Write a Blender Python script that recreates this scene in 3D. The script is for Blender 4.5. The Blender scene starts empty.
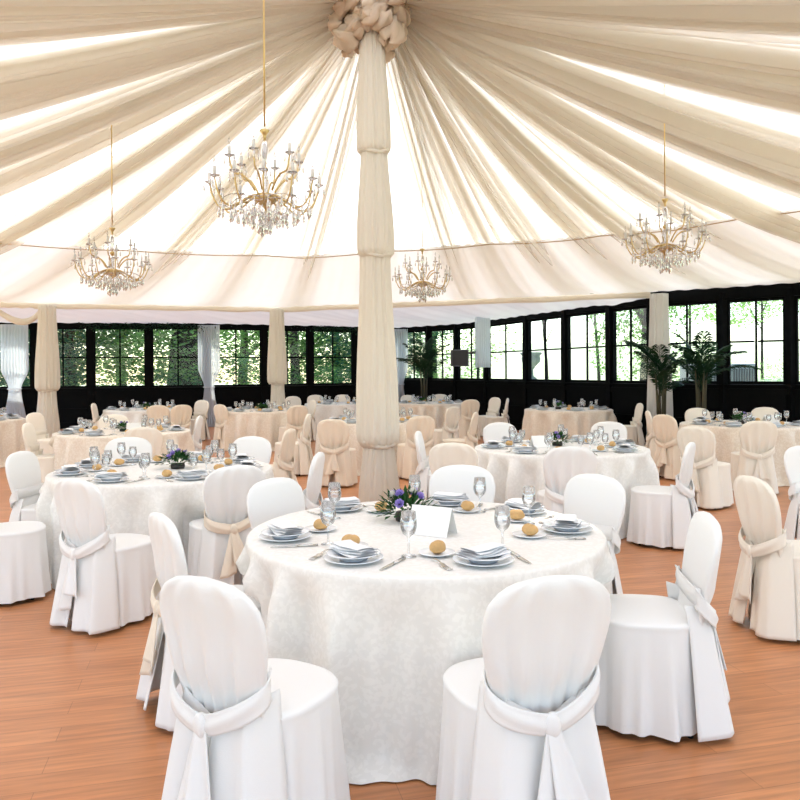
import bpy, math, random
from mathutils import Vector, Matrix
S=bpy.context.scene; C=S.collection
PI=math.pi; sin=math.sin; cos=math.cos
F=747.0; HC=1.54; ROLL=0.006; HY=371.0
CAM=Vector((0,0,HC)); RT=Vector((cos(ROLL),0,-sin(ROLL))); UP=Vector((sin(ROLL),0,cos(ROLL)))
def proj(x,y,z):
    v=Vector((x,y,z))-CAM
    return 400+F*v.dot(RT)/v.y, HY-F*v.dot(UP)/v.y
rnd=random.Random(7)

# ---------------------------------------------------------------- materials
def nt(name):
    m=bpy.data.materials.new(name); m.use_nodes=True; n=m.node_tree; n.nodes.clear()
    o=n.nodes.new('ShaderNodeOutputMaterial'); return m,n,o
def pbr(name,col,rough=.6,metal=0,spec=.5,noise=0,nscale=8,bump=0,bscale=40,sheen=0,trans=0,coat=0,obj=True):
    m,n,o=nt(name); b=n.nodes.new('ShaderNodeBsdfPrincipled'); L=n.links
    b.inputs['Base Color'].default_value=(*col,1); b.inputs['Roughness'].default_value=rough
    b.inputs['Metallic'].default_value=metal; b.inputs['Specular IOR Level'].default_value=spec
    b.inputs['Sheen Weight'].default_value=sheen; b.inputs['Transmission Weight'].default_value=trans
    b.inputs['Coat Weight'].default_value=coat
    tc=n.nodes.new('ShaderNodeTexCoord')
    if noise:
        t=n.nodes.new('ShaderNodeTexNoise'); t.inputs['Scale'].default_value=nscale; t.inputs['Detail'].default_value=4
        L.new(tc.outputs['Object'],t.inputs['Vector'])
        r=n.nodes.new('ShaderNodeMix'); r.data_type='RGBA'
        r.inputs[6].default_value=(*[max(0,c*(1-noise)) for c in col],1); r.inputs[7].default_value=(*[min(1,c*(1+noise)) for c in col],1)
        L.new(t.outputs['Fac'],r.inputs[0]); L.new(r.outputs[2],b.inputs['Base Color'])
    if bump:
        t2=n.nodes.new('ShaderNodeTexNoise'); t2.inputs['Scale'].default_value=bscale; t2.inputs['Detail'].default_value=3
        L.new(tc.outputs['Object'],t2.inputs['Vector'])
        bp=n.nodes.new('ShaderNodeBump'); bp.inputs['Strength'].default_value=bump; bp.inputs['Distance'].default_value=.01
        L.new(t2.outputs['Fac'],bp.inputs['Height']); L.new(bp.outputs['Normal'],b.inputs['Normal'])
    L.new(b.outputs[0],o.inputs[0]); return m
def cloth(name,col,tcol,tr,see=0.0,nscale=3,nvar=.05):
    """woven fabric: diffuse + translucent (+ open weave)"""
    m,n,o=nt(name); L=n.links
    d=n.nodes.new('ShaderNodeBsdfDiffuse'); t=n.nodes.new('ShaderNodeBsdfTranslucent'); mx=n.nodes.new('ShaderNodeMixShader')
    tc=n.nodes.new('ShaderNodeTexCoord'); ns=n.nodes.new('ShaderNodeTexNoise'); ns.inputs['Scale'].default_value=nscale; ns.inputs['Detail'].default_value=5
    L.new(tc.outputs['Object'],ns.inputs['Vector'])
    r=n.nodes.new('ShaderNodeMix'); r.data_type='RGBA'
    r.inputs[6].default_value=(*[c*(1-nvar) for c in tcol],1); r.inputs[7].default_value=(*[min(1,c*(1+nvar)) for c in tcol],1)
    L.new(ns.outputs['Fac'],r.inputs[0]); L.new(r.outputs[2],t.inputs[0])
    d.inputs[0].default_value=(*col,1); mx.inputs[0].default_value=tr
    L.new(d.outputs[0],mx.inputs[1]); L.new(t.outputs[0],mx.inputs[2]); last=mx
    if see:
        tp=n.nodes.new('ShaderNodeBsdfTransparent'); m2=n.nodes.new('ShaderNodeMixShader'); m2.inputs[0].default_value=see
        L.new(mx.outputs[0],m2.inputs[1]); L.new(tp.outputs[0],m2.inputs[2]); last=m2
    L.new(last.outputs[0],o.inputs[0]); return m
def glassy(name,tint=(1,1,1),refl=.1,rough=.02,gcol=(1,1,1),k=.75):
    m,n,o=nt(name); L=n.links
    tp=n.nodes.new('ShaderNodeBsdfTransparent'); tp.inputs[0].default_value=(*tint,1)
    g=n.nodes.new('ShaderNodeBsdfGlossy'); g.inputs['Roughness'].default_value=rough; g.inputs[0].default_value=(*gcol,1)
    lw=n.nodes.new('ShaderNodeLayerWeight'); lw.inputs['Blend'].default_value=.35
    ad=n.nodes.new('ShaderNodeMath'); ad.operation='MULTIPLY_ADD'; ad.inputs[1].default_value=k; ad.inputs[2].default_value=refl; ad.use_clamp=True
    L.new(lw.outputs['Fresnel'],ad.inputs[0]); mx=n.nodes.new('ShaderNodeMixShader')
    L.new(ad.outputs[0],mx.inputs[0]); L.new(tp.outputs[0],mx.inputs[1]); L.new(g.outputs[0],mx.inputs[2]); L.new(mx.outputs[0],o.inputs[0]); return m
def damask(name,c1,c2):
    m,n,o=nt(name); L=n.links; b=n.nodes.new('ShaderNodeBsdfPrincipled'); tc=n.nodes.new('ShaderNodeTexCoord')
    w=n.nodes.new('ShaderNodeTexNoise'); w.inputs['Scale'].default_value=7; L.new(tc.outputs['Object'],w.inputs['Vector'])
    mixv=n.nodes.new('ShaderNodeMix'); mixv.data_type='RGBA'; mixv.inputs[0].default_value=.07
    L.new(tc.outputs['Object'],mixv.inputs[6]); L.new(w.outputs['Color'],mixv.inputs[7])
    v=n.nodes.new('ShaderNodeTexVoronoi'); v.feature='SMOOTH_F1'; v.inputs['Scale'].default_value=46; L.new(mixv.outputs[2],v.inputs['Vector'])
    t=n.nodes.new('ShaderNodeTexNoise'); t.inputs['Scale'].default_value=75; t.inputs['Detail'].default_value=1; L.new(mixv.outputs[2],t.inputs['Vector'])
    su=n.nodes.new('ShaderNodeMath'); su.operation='SUBTRACT'; L.new(t.outputs['Fac'],su.inputs[0]); L.new(v.outputs['Distance'],su.inputs[1])
    rp=n.nodes.new('ShaderNodeValToRGB'); rp.color_ramp.elements[0].position=.06; rp.color_ramp.elements[1].position=.16
    L.new(su.outputs[0],rp.inputs[0])
    cm=n.nodes.new('ShaderNodeMix'); cm.data_type='RGBA'; cm.inputs[6].default_value=(*c1,1); cm.inputs[7].default_value=(*c2,1)
    L.new(rp.outputs[0],cm.inputs[0]); L.new(cm.outputs[2],b.inputs['Base Color'])
    rm=n.nodes.new('ShaderNodeMapRange'); rm.inputs[3].default_value=.62; rm.inputs[4].default_value=.34
    L.new(rp.outputs[0],rm.inputs[0]); L.new(rm.outputs[0],b.inputs['Roughness']); b.inputs['Sheen Weight'].default_value=.2
    L.new(b.outputs[0],o.inputs[0]); return m
def floor_mat():
    m,n,o=nt('laminate'); L=n.links; b=n.nodes.new('ShaderNodeBsdfPrincipled'); tc=n.nodes.new('ShaderNodeTexCoord')
    mp=n.nodes.new('ShaderNodeMapping'); mp.inputs['Rotation'].default_value=(0,0,math.radians(-14)); L.new(tc.outputs['Object'],mp.inputs[0])
    br=n.nodes.new('ShaderNodeTexBrick'); br.inputs['Scale'].default_value=1; br.inputs['Brick Width'].default_value=1.3; br.inputs['Row Height'].default_value=.13
    br.inputs['Mortar Size'].default_value=.0015; br.inputs['Color1'].default_value=(.50,.20,.078,1); br.inputs['Color2'].default_value=(.57,.24,.10,1)
    br.inputs['Mortar'].default_value=(.33,.13,.05,1); L.new(mp.outputs[0],br.inputs[0])
    m2=n.nodes.new('ShaderNodeMapping'); m2.inputs['Scale'].default_value=(1.2,16,1); L.new(mp.outputs[0],m2.inputs[0])
    ns=n.nodes.new('ShaderNodeTexNoise'); ns.inputs['Scale'].default_value=2.4; ns.inputs['Detail'].default_value=6; L.new(m2.outputs[0],ns.inputs[0])
    mr=n.nodes.new('ShaderNodeMapRange'); mr.inputs[1].default_value=.3; mr.inputs[2].default_value=.7; mr.inputs[3].default_value=.78; mr.inputs[4].default_value=1.18
    L.new(ns.outputs['Fac'],mr.inputs[0])
    mu=n.nodes.new('ShaderNodeVectorMath'); mu.operation='SCALE'; L.new(br.outputs[0],mu.inputs[0]); L.new(mr.outputs[0],mu.inputs['Scale'])
    L.new(mu.outputs[0],b.inputs['Base Color']); b.inputs['Roughness'].default_value=.34; b.inputs['Specular IOR Level'].default_value=.4
    L.new(b.outputs[0],o.inputs[0]); return m
def leafmat(name,c1,c2,tr=.35):
    m,n,o=nt(name); L=n.links; tc=n.nodes.new('ShaderNodeTexCoord'); ns=n.nodes.new('ShaderNodeTexNoise'); ns.inputs['Scale'].default_value=1.3; ns.inputs['Detail'].default_value=4
    L.new(tc.outputs['Object'],ns.inputs[0]); cr=n.nodes.new('ShaderNodeMix'); cr.data_type='RGBA'; cr.inputs[6].default_value=(*c1,1); cr.inputs[7].default_value=(*c2,1)
    L.new(ns.outputs['Fac'],cr.inputs[0]); d=n.nodes.new('ShaderNodeBsdfPrincipled'); d.inputs['Roughness'].default_value=.6; d.inputs['Specular IOR Level'].default_value=.2
    t=n.nodes.new('ShaderNodeBsdfTranslucent'); mx=n.nodes.new('ShaderNodeMixShader'); mx.inputs[0].default_value=tr
    L.new(cr.outputs[2],d.inputs[0]); L.new(cr.outputs[2],t.inputs[0]); L.new(d.outputs[0],mx.inputs[1]); L.new(t.outputs[0],mx.inputs[2]); L.new(mx.outputs[0],o.inputs[0]); return m
M=dict(
 floor=floor_mat(),
 membrane=cloth('tent_membrane',(.80,.79,.77),(.97,.935,.87),.44,nscale=.6,nvar=.04),
 lining=cloth('lining_gauze',(.84,.835,.83),(.94,.935,.93),.34,see=.10),
 side=cloth('side_lining',(.80,.80,.81),(.90,.90,.92),.12),
 drape=cloth('ceiling_gauze',(.86,.80,.70),(.98,.93,.83),.66,see=.62),
 pole=cloth('pole_gauze',(.85,.79,.69),(.90,.84,.73),.30),
 white_gauze=cloth('white_gauze',(.84,.83,.80),(.90,.88,.85),.35),
 rosette=cloth('rosette_gauze',(.82,.70,.57),(.9,.78,.64),.4),
 curtain=cloth('window_voile',(.80,.82,.84),(.85,.90,.97),.5,see=.12),
 cover=pbr('chair_cotton',(.84,.83,.81),.75,sheen=.25,bump=.12,bscale=300),
 champagne=pbr('champagne_cotton',(.83,.72,.58),.6,sheen=.25,bump=.12,bscale=300),
 ivory=pbr('ivory_cotton',(.86,.79,.68),.7,sheen=.25,bump=.12,bscale=300),
 sash=pbr('sash_satin',(.84,.81,.77),.5,sheen=.2),
 damask=damask('white_damask',(.835,.81,.765),(.88,.855,.81)),
 peach=damask('cream_damask',(.80,.70,.58),(.86,.77,.66)),
 black=pbr('black_paint',(.0025,.003,.0035),.6,spec=.05,noise=.2),
 legblk=pbr('black_leg',(.01,.01,.011),.4),
 wood=pbr('table_wood',(.32,.2,.11),.5,noise=.2),
 pane=glassy('window_glass',(.95,.98,.97),.0,k=.22),
 goblet=glassy('goblet_glass',(.97,.98,.985),.10),
 crystal=glassy('crystal',(.62,.60,.57),.30,.08),
 china=pbr('china',(.82,.85,.88),.18,coat=.3),
 napkin=pbr('napkin_linen',(.86,.87,.88),.8,bump=.15,bscale=200),
 steel=pbr('cutlery_steel',(.62,.61,.58),.2,metal=1),
 bread=pbr('bread_crust',(.62,.38,.15),.65,noise=.35,nscale=30,bump=.3,bscale=60),
 gold=pbr('gilt_brass',(.56,.41,.19),.35,metal=1),
 candle=pbr('candle_sleeve',(.62,.60,.56),.5),
 bulb=glassy('bulb_glass',(.80,.79,.78),.15),
 rope=pbr('rope',(.42,.31,.19),.8),
 card=pbr('card_stock',(.86,.85,.82),.6),
 leaf=leafmat('posy_leaf',(.015,.06,.018),(.05,.15,.04)),
 lilac=pbr('lilac_petal',(.42,.32,.72),.6,noise=.15,nscale=60),
 whitep=pbr('white_petal',(.85,.82,.75),.6),
 palm=leafmat('palm_leaf',(.004,.020,.008),(.014,.055,.022),.15),
 stem=pbr('palm_stem',(.05,.045,.02),.7),
 pot=pbr('dark_pot',(.02,.018,.016),.6),
 tree=leafmat('tree_leaf',(.05,.16,.06),(.28,.45,.12),.6),
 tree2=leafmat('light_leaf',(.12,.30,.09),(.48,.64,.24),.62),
 ever=leafmat('evergreen_leaf',(.02,.09,.065),(.10,.26,.13),.5),
 bark=pbr('bark',(.028,.022,.018),.9,noise=.4,nscale=6,bump=.6,bscale=12),
 grass=pbr('lawn_grass',(.60,.66,.42),.9,noise=.2,nscale=4),
 stone=pbr('urn_stone',(.22,.24,.22),.85,noise=.3,nscale=14),
 grey=pbr('grey_metal',(.30,.33,.35),.5,noise=.08),
 spk=pbr('speaker_black',(.02,.02,.022),.5),
 spkb=pbr('speaker_body',(.10,.10,.11),.5),
)
# ---------------------------------------------------------------- mesh helpers
class MB:
    def __init__(s): s.v=[]; s.f=[]
    def grid(s,fn,nu,nv,cu=False,cv=False,cap0=False,cap1=False):
        b=len(s.v); mu=nu if cu else nu+1; mv=nv if cv else nv+1
        for j in range(mv):
            for i in range(mu): s.v.append(tuple(fn(i/nu,j/nv)))
        for j in range(nv):
            for i in range(nu):
                i2=(i+1)%mu; j2=(j+1)%mv
                s.f.append((b+j*mu+i,b+j*mu+i2,b+j2*mu+i2,b+j2*mu+i))
        if cap0: s.f.append(tuple(b+i for i in range(mu))[::-1])
        if cap1: s.f.append(tuple(b+(mv-1)*mu+i for i in range(mu)))
        return s
    def box(s,c,d,rot=0,tilt=0):
        R=Matrix.Rotation(rot,3,'Z')@Matrix.Rotation(tilt,3,'X'); b=len(s.v)
        for z in(-1,1):
            for y in(-1,1):
                for x in(-1,1):
                    p=R@Vector((x*d[0]/2,y*d[1]/2,z*d[2]/2))+Vector(c); s.v.append(tuple(p))
        for q in((0,2,3,1),(4,5,7,6),(0,1,5,4),(2,6,7,3),(0,4,6,2),(1,3,7,5)): s.f.append(tuple(b+i for i in q))
        return s
    def bar(s,p0,p1,w,h,z0,z1=None):
        """vertical slab along plan segment p0-p1, thickness w, from z0 to z0+h"""
        dx,dy=p1[0]-p0[0],p1[1]-p0[1]; l=math.hypot(dx,dy)
        return s.box(((p0[0]+p1[0])/2,(p0[1]+p1[1])/2,z0+h/2),(l,w,h),math.atan2(dy,dx))
    def lathe(s,prof,n=24,c=(0,0,0),wob=0):
        k=len(prof)-1
        def fn(u,v):
            r,z=prof[min(k,int(round(v*k)))]; a=u*2*PI
            return (c[0]+r*cos(a),c[1]+r*sin(a),c[2]+z)
        return s.grid(fn,n,k,cu=True,cap0=prof[0][0]>1e-4,cap1=prof[-1][0]>1e-4)
    def tube(s,pts,rad,n=8,closed=False):
        pts=[Vector(p) for p in pts]; k=len(pts)
        if not hasattr(rad,'__len__'): rad=[rad]*k
        b=len(s.v); prev=None
        for i,p in enumerate(pts):
            t=(pts[min(i+1,k-1)]-pts[max(i-1,0)]) if not closed else pts[(i+1)%k]-pts[i-1]
            t.normalize()
            if prev is None:
                a=Vector((0,0,1)) if abs(t.z)<.9 else Vector((1,0,0)); x=t.cross(a).normalized()
            else: x=(prev-t*prev.dot(t)).normalized()
            prev=x; y=t.cross(x)
            for j in range(n):
                a=2*PI*j/n; s.v.append(tuple(p+(x*cos(a)+y*sin(a))*rad[i]))
        for i in range(k if closed else k-1):
            for j in range(n):
                i2=(i+1)%k
                s.f.append((b+i*n+j,b+i*n+(j+1)%n,b+i2*n+(j+1)%n,b+i2*n+j))
        if not closed:
            s.f.append(tuple(b+j for j in range(n))[::-1]); s.f.append(tuple(b+(k-1)*n+j for j in range(n)))
        return s
    def build(s,name,mat,parent=None,smooth=True,solid=0,bevel=0,loc=None):
        me=bpy.data.meshes.new(name); me.from_pydata(s.v,[],s.f); me.update()
        if smooth: me.polygons.foreach_set('use_smooth',[True]*len(me.polygons))
        me.materials.append(mat); o=bpy.data.objects.new(name,me); C.objects.link(o)
        if parent: o.parent=parent
        if loc: o.location=loc
        if solid: md=o.modifiers.new('s','SOLIDIFY'); md.thickness=solid; md.offset=0
        if bevel: md=o.modifiers.new('b','BEVEL'); md.width=bevel; md.segments=2; md.limit_method='ANGLE'
        return o
def tag(o,label=None,cat=None,group=None,kind=None):
    if label: o['label']=label
    if cat: o['category']=cat
    if group: o['group']=group
    if kind: o['kind']=kind
    return o
def empty(name,loc=(0,0,0),rz=0):
    o=bpy.data.objects.new(name,None); C.objects.link(o); o.location=loc; o.rotation_euler=(0,0,rz); o.empty_display_size=.1; return o
def kids(o): return [c for c in C.objects if c.parent==o]
KC={}
def copy_tree(o,parent=None):
    if o.name not in KC: KC[o.name]=kids(o)
    c=o.copy(); C.objects.link(c)
    if parent: c.parent=parent
    for ch in KC[o.name]: copy_tree(ch,c)
    return c
def struct(o): o['kind']='structure'; return o
def sm(t): t=max(0,min(1,t)); return t*t*(3-2*t)

# ---------------------------------------------------------------- plan of the tent
P=(-.23,8.3)
WP=[(-340,19.6),(0,20.4),(200,21.2),(400,23.9),(470,21.9),(560,17.5),(650,14.6),(800,13.0),(1010,11.0)]
WXY=[((px-400)/F*d,d) for px,d in WP]
def wallpt(px):
    k=(px-400)/F
    for i in range(len(WXY)-1):
        if WP[i][0]<=px<=WP[i+1][0]:
            (x0,y0),(x1,y1)=WXY[i],WXY[i+1]; dx,dy=x1-x0,y1-y0
            t=(k*y0-x0)/(dx-k*dy); return (x0+dx*t,y0+dy*t)
ZE=3.0; ZW=2.95
EV=[(-12.2,9.5),(-10.8,14.2),(-8.6,15.7),(-7.6,16.0),(-2.84,17.4),(4.85,14.45),(7.0,13.1),(9.05,11.0),(10.9,5.5),(9.6,0),(5,-3.5),(-2,-4.2),(-8.5,-2.2),(-12,3.5)]
def Rphi(a):
    dx,dy=cos(a),sin(a); n=len(EV); best=10
    for i in range(n):
        x0,y0=EV[i][0]-P[0],EV[i][1]-P[1]; x1,y1=EV[(i+1)%n][0]-P[0],EV[(i+1)%n][1]-P[1]
        ex,ey=x1-x0,y1-y0; det=dx*(-ey)+ex*dy
        if abs(det)<1e-9: continue
        t=(x0*(-ey)+ex*y0)/det; u=(dx*y0-dy*x0)/det
        if t>0 and -1e-6<=u<=1+1e-6: best=t
    return best
# floor & ground
fl=MB(); fl.v=[(-13.5,-6,0),(11.5,-6,0),(11.5,10.3,0)]+[(x+.05,y+.05,0) for x,y in reversed(WXY)]+[(-13.5,19.5,0)]
fl.f=[tuple(range(len(fl.v)))]
struct(fl.build('floor',M['floor'],smooth=False))
g=MB(); g.grid(lambda u,v:(-70+140*u,-40+140*v,-.06+3.4*sm((-40+140*v-24)/26)*sm((-70+140*u+1)/6)),70,70); struct(g.build('ground',M['grass'],smooth=False))
# membrane roof
def memz(t): return ZE+.06+3.6*(1-t)**1.12
def membrane(u,v):
    a=u*2*PI; R=Rphi(a)+.03; t=v**.9*.985+.015; r=R*t
    z=memz(t)-.05*abs(sin(a*9))*sin(PI*t)
    return (P[0]+r*cos(a),P[1]+r*sin(a),z)
struct(MB().grid(membrane,180,36,cu=True).build('ceiling',M['membrane']))
# inner lining of the lower roof, lightly pleated, hung from the cable ring
def prof(t): return 3.10+2.62*(1-t)**1.38
def lining(u,v):
    a=u*2*PI; R=Rphi(a)-.03; t=.60+.395*v; r=R*t
    z=prof(t)-.17+.10*v+ .012*sin(a*150+2*sin(a*7))*(1-.4*v)-.07*sin(PI*v)
    return (P[0]+r*cos(a),P[1]+r*sin(a),z)
struct(MB().grid(lining,900,14,cu=True).build('ceiling_lining',M['lining']))
# low ceiling between eave beam and window wall
lo=MB()
inn=[(-12.2,14.5),(-8.6,15.75),(-7.6,16.05),(-2.84,17.45),(-2.84,17.45),(4.85,14.5)]
def inner(t):
    L=[0]; 
    for i in range(len(inn)-1): L.append(L[-1]+math.dist(inn[i],inn[i+1]))
    s=t*L[-1]
    for i in range(len(inn)-1):
        if s<=L[i+1]+1e-9 and L[i+1]>L[i]:
            k=(s-L[i])/(L[i+1]-L[i]); return (inn[i][0]*(1-k)+inn[i+1][0]*k,inn[i][1]*(1-k)+inn[i+1][1]*k)
    return inn[-1]
outp=[(-12.9,19.55)]+WXY[1:7]
def outer(t):
    L=[0]
    for i in range(len(outp)-1): L.append(L[-1]+math.dist(outp[i],outp[i+1]))
    s=t*L[-1]
    for i in range(len(outp)-1):
        if s<=L[i+1]+1e-9:
            k=(s-L[i])/(L[i+1]-L[i]); return (outp[i][0]*(1-k)+outp[i+1][0]*k,outp[i][1]*(1-k)+outp[i+1][1]*k)
    return outp[-1]
def lowc(u,v):
    p=inner(u); q=outer(u); w=.5-.5*cos(2*PI*((u*11)%1))
    return (p[0]*(1-v)+q[0]*v,p[1]*(1-v)+q[1]*v, ZE+.02-(.10)*v-.14*w*sin(PI*min(1,v*1.05))*.8+.01*sin(u*300))
struct(lo.grid(lowc,300,10).build('ceiling_side',M['side']))
# eave beam wrapped in cloth
bm=MB()
bp=[(-12.2,9.5),(-10.8,14.2),(-8.6,15.7),(-7.6,16.0),(-2.84,17.4),(4.85,14.45)]
pts=[]
for i in range(len(bp)-1):
    for k in range(12):
        t=k/12; pts.append((bp[i][0]*(1-t)+bp[i+1][0]*t,bp[i][1]*(1-t)+bp[i+1][1]*t,ZE-.0+.012*sin(i+k*2.1)))
pts.append((*bp[-1],ZE))
bm.tube(pts,[.075+.008*sin(i*1.7) for i in range(len(pts))],8)
struct(bm.build('trim_1',M['pole']))

# ---------------------------------------------------------------- walls & windows
bays=[('left',[-340,-230,-150,-78,-20,35,91,149,207,264,310,355,400]),('right',[400,429,457,487,527,566,611,653,723.5,791,866,940,1010])]
wn=0
for side,bl in bays:
    zs=1.08 if side=='left' else 1.22
    w=MB()
    nodes=[wallpt(p) for p in bl]
    for i in range(len(bl)-1):
        a,b=nodes[i],nodes[i+1]
        w.bar(a,b,.10,zs,0); w.bar(a,b,.14,.12,ZW-.14)
        l=math.dist(a,b); ux,uy=(b[0]-a[0])/l,(b[1]-a[1])/l; nx,ny=uy,-ux
        if ny>0: nx,ny=-nx,-ny
        for zz,hh in((.08,.10),(zs-.14,.10),(zs*.5-.04,.06)):
            w.bar((a[0]+nx*.065,a[1]+ny*.065),(b[0]+nx*.065,b[1]+ny*.065),.03,hh,zz)
    for p in nodes: w.box((p[0],p[1],ZW/2),(.17,.17,ZW),.3)
    if side=='right':
        for i in range(7,len(bl)-1): w.bar(nodes[i],nodes[i+1],.12,.16,ZW-.03)
    struct(w.build('wall_'+side,M['black'],smooth=False))
    sl=MB()
    for i in range(len(bl)-1): sl.bar(nodes[i],nodes[i+1],.22,.04,zs)
    struct(sl.build('trim_2' if side=='left' else 'trim_3',M['black'],smooth=False))
    for i in range(len(bl)-1):
        wn+=1; a,b=nodes[i],nodes[i+1]; l=math.dist(a,b); ux,uy=(b[0]-a[0])/l,(b[1]-a[1])/l
        mid=((a[0]+b[0])/2,(a[1]+b[1])/2); ang=math.atan2(uy,ux)
        r=empty('window_%d'%wn,(mid[0],mid[1],zs+.04),ang); struct(r); H=ZW-.14-zs-.04; W=l-.15
        fr=MB()
        for sx in(-1,1): fr.box((sx*(W/2-.02),0,H/2),(.05,.07,H-.002))
        for zz in(.03,H-.03): fr.box((0,0,zz),(W-.08,.07,.055))
        fr.build('window_frame',M['black'],r,smooth=False)
        mu=MB(); mu.box((0,0,H/2),(.035,.035,H-.11)); mu.box((-W/4,0,H*.5),(W/2-.06,.035,.035)); mu.box((W/4,0,H*.5),(W/2-.06,.035,.035)); mu.build('muntin',M['black'],r,smooth=False)
        MB().box((0,.0,H/2),(W-.06,.006,H-.06)).build('window_pane',M['pane'],r,smooth=False)

# ---------------------------------------------------------------- ceiling drapes
def prof(t): return 3.10+2.62*(1-t)**1.38
def drape(name,deg,W1,k,sag,seed,label,grp='gauze drapes fanning from the pole top'):
    W1*=(.80 if deg<5 or deg>190 else .62); k*=1.3
    a=math.radians(deg); R=Rphi(a)-.12; q=random.Random(seed); ph=[q.uniform(0,6.28) for _ in range(6)]; f2=q.uniform(1.3,2.4)
    dx,dy=cos(a),sin(a); nx,ny=-dy,dx
    def fn(u,v):
        s=2*u-1; t=.018+.982*v; r=R*t; W=.16+W1*t**.85
        dens=s+.16*sin(PI*3*s+ph[3])+.09*sin(PI*7*s+ph[4])+.048*sin(PI*(17+3*ph[5]/6)*s+ph[1])+.012*sin(PI*37*s+ph[2])
        lat=dens*W/2*.86; amp=(.045+.075*sin(PI*min(1,t*1.1))) 
        fold=sin(PI*k*s+ph[0]+.5*sin(3*v+ph[1]))*.6+sin(PI*k*f2*s+ph[2]+1.2*v)*.3+sin(PI*k*.37*s+ph[5])*.7
        lat+=W*.035*cos(PI*k*s+ph[0])
        z=prof(t)-sag*sin(PI*t)**1.1+amp*fold+.10*s*s*sin(PI*t)
        return (P[0]+dx*r+nx*lat,P[1]+dy*r+ny*lat,max(z,3.03 if t>.9 else 0))
    o=MB().grid(fn,200,40).build(name,M['drape'])
    return tag(o,label,'drape',grp)
AZ=[(-55,1.7,11,.10),(-42,1.5,9,.2),(-31,1.9,12,.12),(-20,1.2,9,.25),(-10,1.9,12,.1),(1,1.3,9,.3),(11,1.6,10,.1),(21,1.2,8,.22),(31,1.5,10,.05),(41,1.0,8,.15),(50,1.3,9,.05),(60,1.0,8,.1),
    (69,1.2,9,.0),(77,.8,8,.05),(92,.8,7,.0),(104,.9,7,.06),(115,.7,6,.0),(127,.9,7,.1),(138,.8,7,.04),(149,1.1,8,.15),(160,1.2,8,.05),(171,1.5,9,.25),(182,1.6,9,.1),(193,1.8,10,.28),(205,1.8,11,.1),(217,1.7,10,.2),(230,1.8,10,.1)]
ordn=['first','second','third','fourth','fifth','sixth','seventh','eighth','ninth','tenth','eleventh','twelfth','thirteenth','fourteenth','fifteenth','sixteenth']
lo_=[a for a in AZ if a[0]>88]; ro_=[a for a in AZ if a[0]<=88]
for i,(d,w1,k,sg) in enumerate(AZ):
    if d<=88:
        n=len(ro_)-1-ro_.index(AZ[i]); lab='cream gauze ceiling drape right of the pole, %s counting out from the pole'%ordn[n]
    else: lab='cream gauze ceiling drape left of the pole, %s counting out from the pole'%ordn[lo_.index(AZ[i])]
    drape('ceiling_drape',d,w1,k,sg,100+i,lab)
# cable ring
cab=MB(); pts=[]
for i in range(150):
    a=2*PI*i/150; R=Rphi(a)*.60; pts.append((P[0]+R*cos(a),P[1]+R*sin(a),prof(.60)-.19-.03*abs(sin(a*8))))
tag(cab.tube(pts,.009,6,closed=True).build('roof_cable',M['rope']),'thin tan cable ring strung under the white ceiling','cable')

# ---------------------------------------------------------------- draped poles
def pole_section(z0,z1,r,seed,npl=14,name='gauze_section',mat='pole',parent=None,lean=(0,0),puff=1.0):
    q=random.Random(seed); p1,p2=q.uniform(0,6),q.uniform(0,6)
    def fn(u,v):
        a=u*2*PI; z=z0+(z1-z0)*v
        # v=0 bottom (pouf) v=1 top (gather)
        b=.70+.30*sm((1-v)*1.15) if v>.07 else (.80+.20*sin(PI/2*min(1,v/.05)))+.0*puff
        rr=r*b*(1+.055*sin(npl*a+p1+.6*v)*(.5+.5*v)+.035*sin((npl+9)*a+p2)+.03*sin(5*a+p2))
        return (lean[0]*z+rr*cos(a),lean[1]*z+rr*sin(a),z)
    return MB().grid(fn,112,30,cu=True,cap0=True,cap1=True).build(name,M[mat],parent)
def ties(z,r,parent):
    pts=[((r+.012*sin(9*a))*cos(a),(r+.012*sin(7*a))*sin(a),z+.03*sin(2*a+1)) for a in [2*PI*i/40 for i in range(40)]]
    return MB().tube(pts,.022,8,closed=True).build('gather_band',M['pole'],parent)
cp=empty('draped_centre_pole',(P[0],P[1],0)); tag(cp,'tall centre pole wrapped in tiers of gathered cream gauze','pole')
MB().lathe([(.06,.0),(.06,6.5)],12).build('pole_core',M['legblk'],cp)
zz=[(.0,.80,.225),(.70,2.90,.228),(2.80,4.05,.20),(3.95,5.35,.185)]
for i,(a,b,r) in enumerate(zz): pole_section(a,b,r,20+i,parent=cp,lean=(-.012,0))
for z,r in((.74,.185),(2.83,.165),(3.97,.15)):
    t=ties(z,r,cp); t.location=(-.012*z,0,0)
def rosette(parent,loc,s,seed):
    q=random.Random(seed); a0=[q.uniform(0,6.28) for _ in range(5)]
    def fn(u,v):
        a=u*2*PI*3.2; b=(v-.5)*PI*.9; rr=s*(.25+.75*u)*(cos(b)*.8+.35)
        w=1+.22*sin(5*a+a0[0]+4*v)+.12*sin(9*a+a0[1])
        return (rr*w*cos(a+a0[2]),rr*w*sin(a+a0[2])*.9,s*.95*sin(b)+.2*s*sin(3*a+a0[3]))
    o=MB().grid(fn,70,12).build('gauze_rosette',M['rosette'],parent); o.location=loc; o.rotation_euler=(q.uniform(0,3),q.uniform(0,3),q.uniform(0,3)); return o
q=random.Random(5)
for i in range(26):
    a=2*PI*i/13+.3*(i//13); z=5.27+.20*(i//13)+q.uniform(-.06,.12); rr=.215+.07*(i//13)+q.uniform(-.03,.05)
    rosette(cp,(-.09+rr*cos(a),rr*sin(a),z),q.uniform(.12,.16),200+i)
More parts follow.
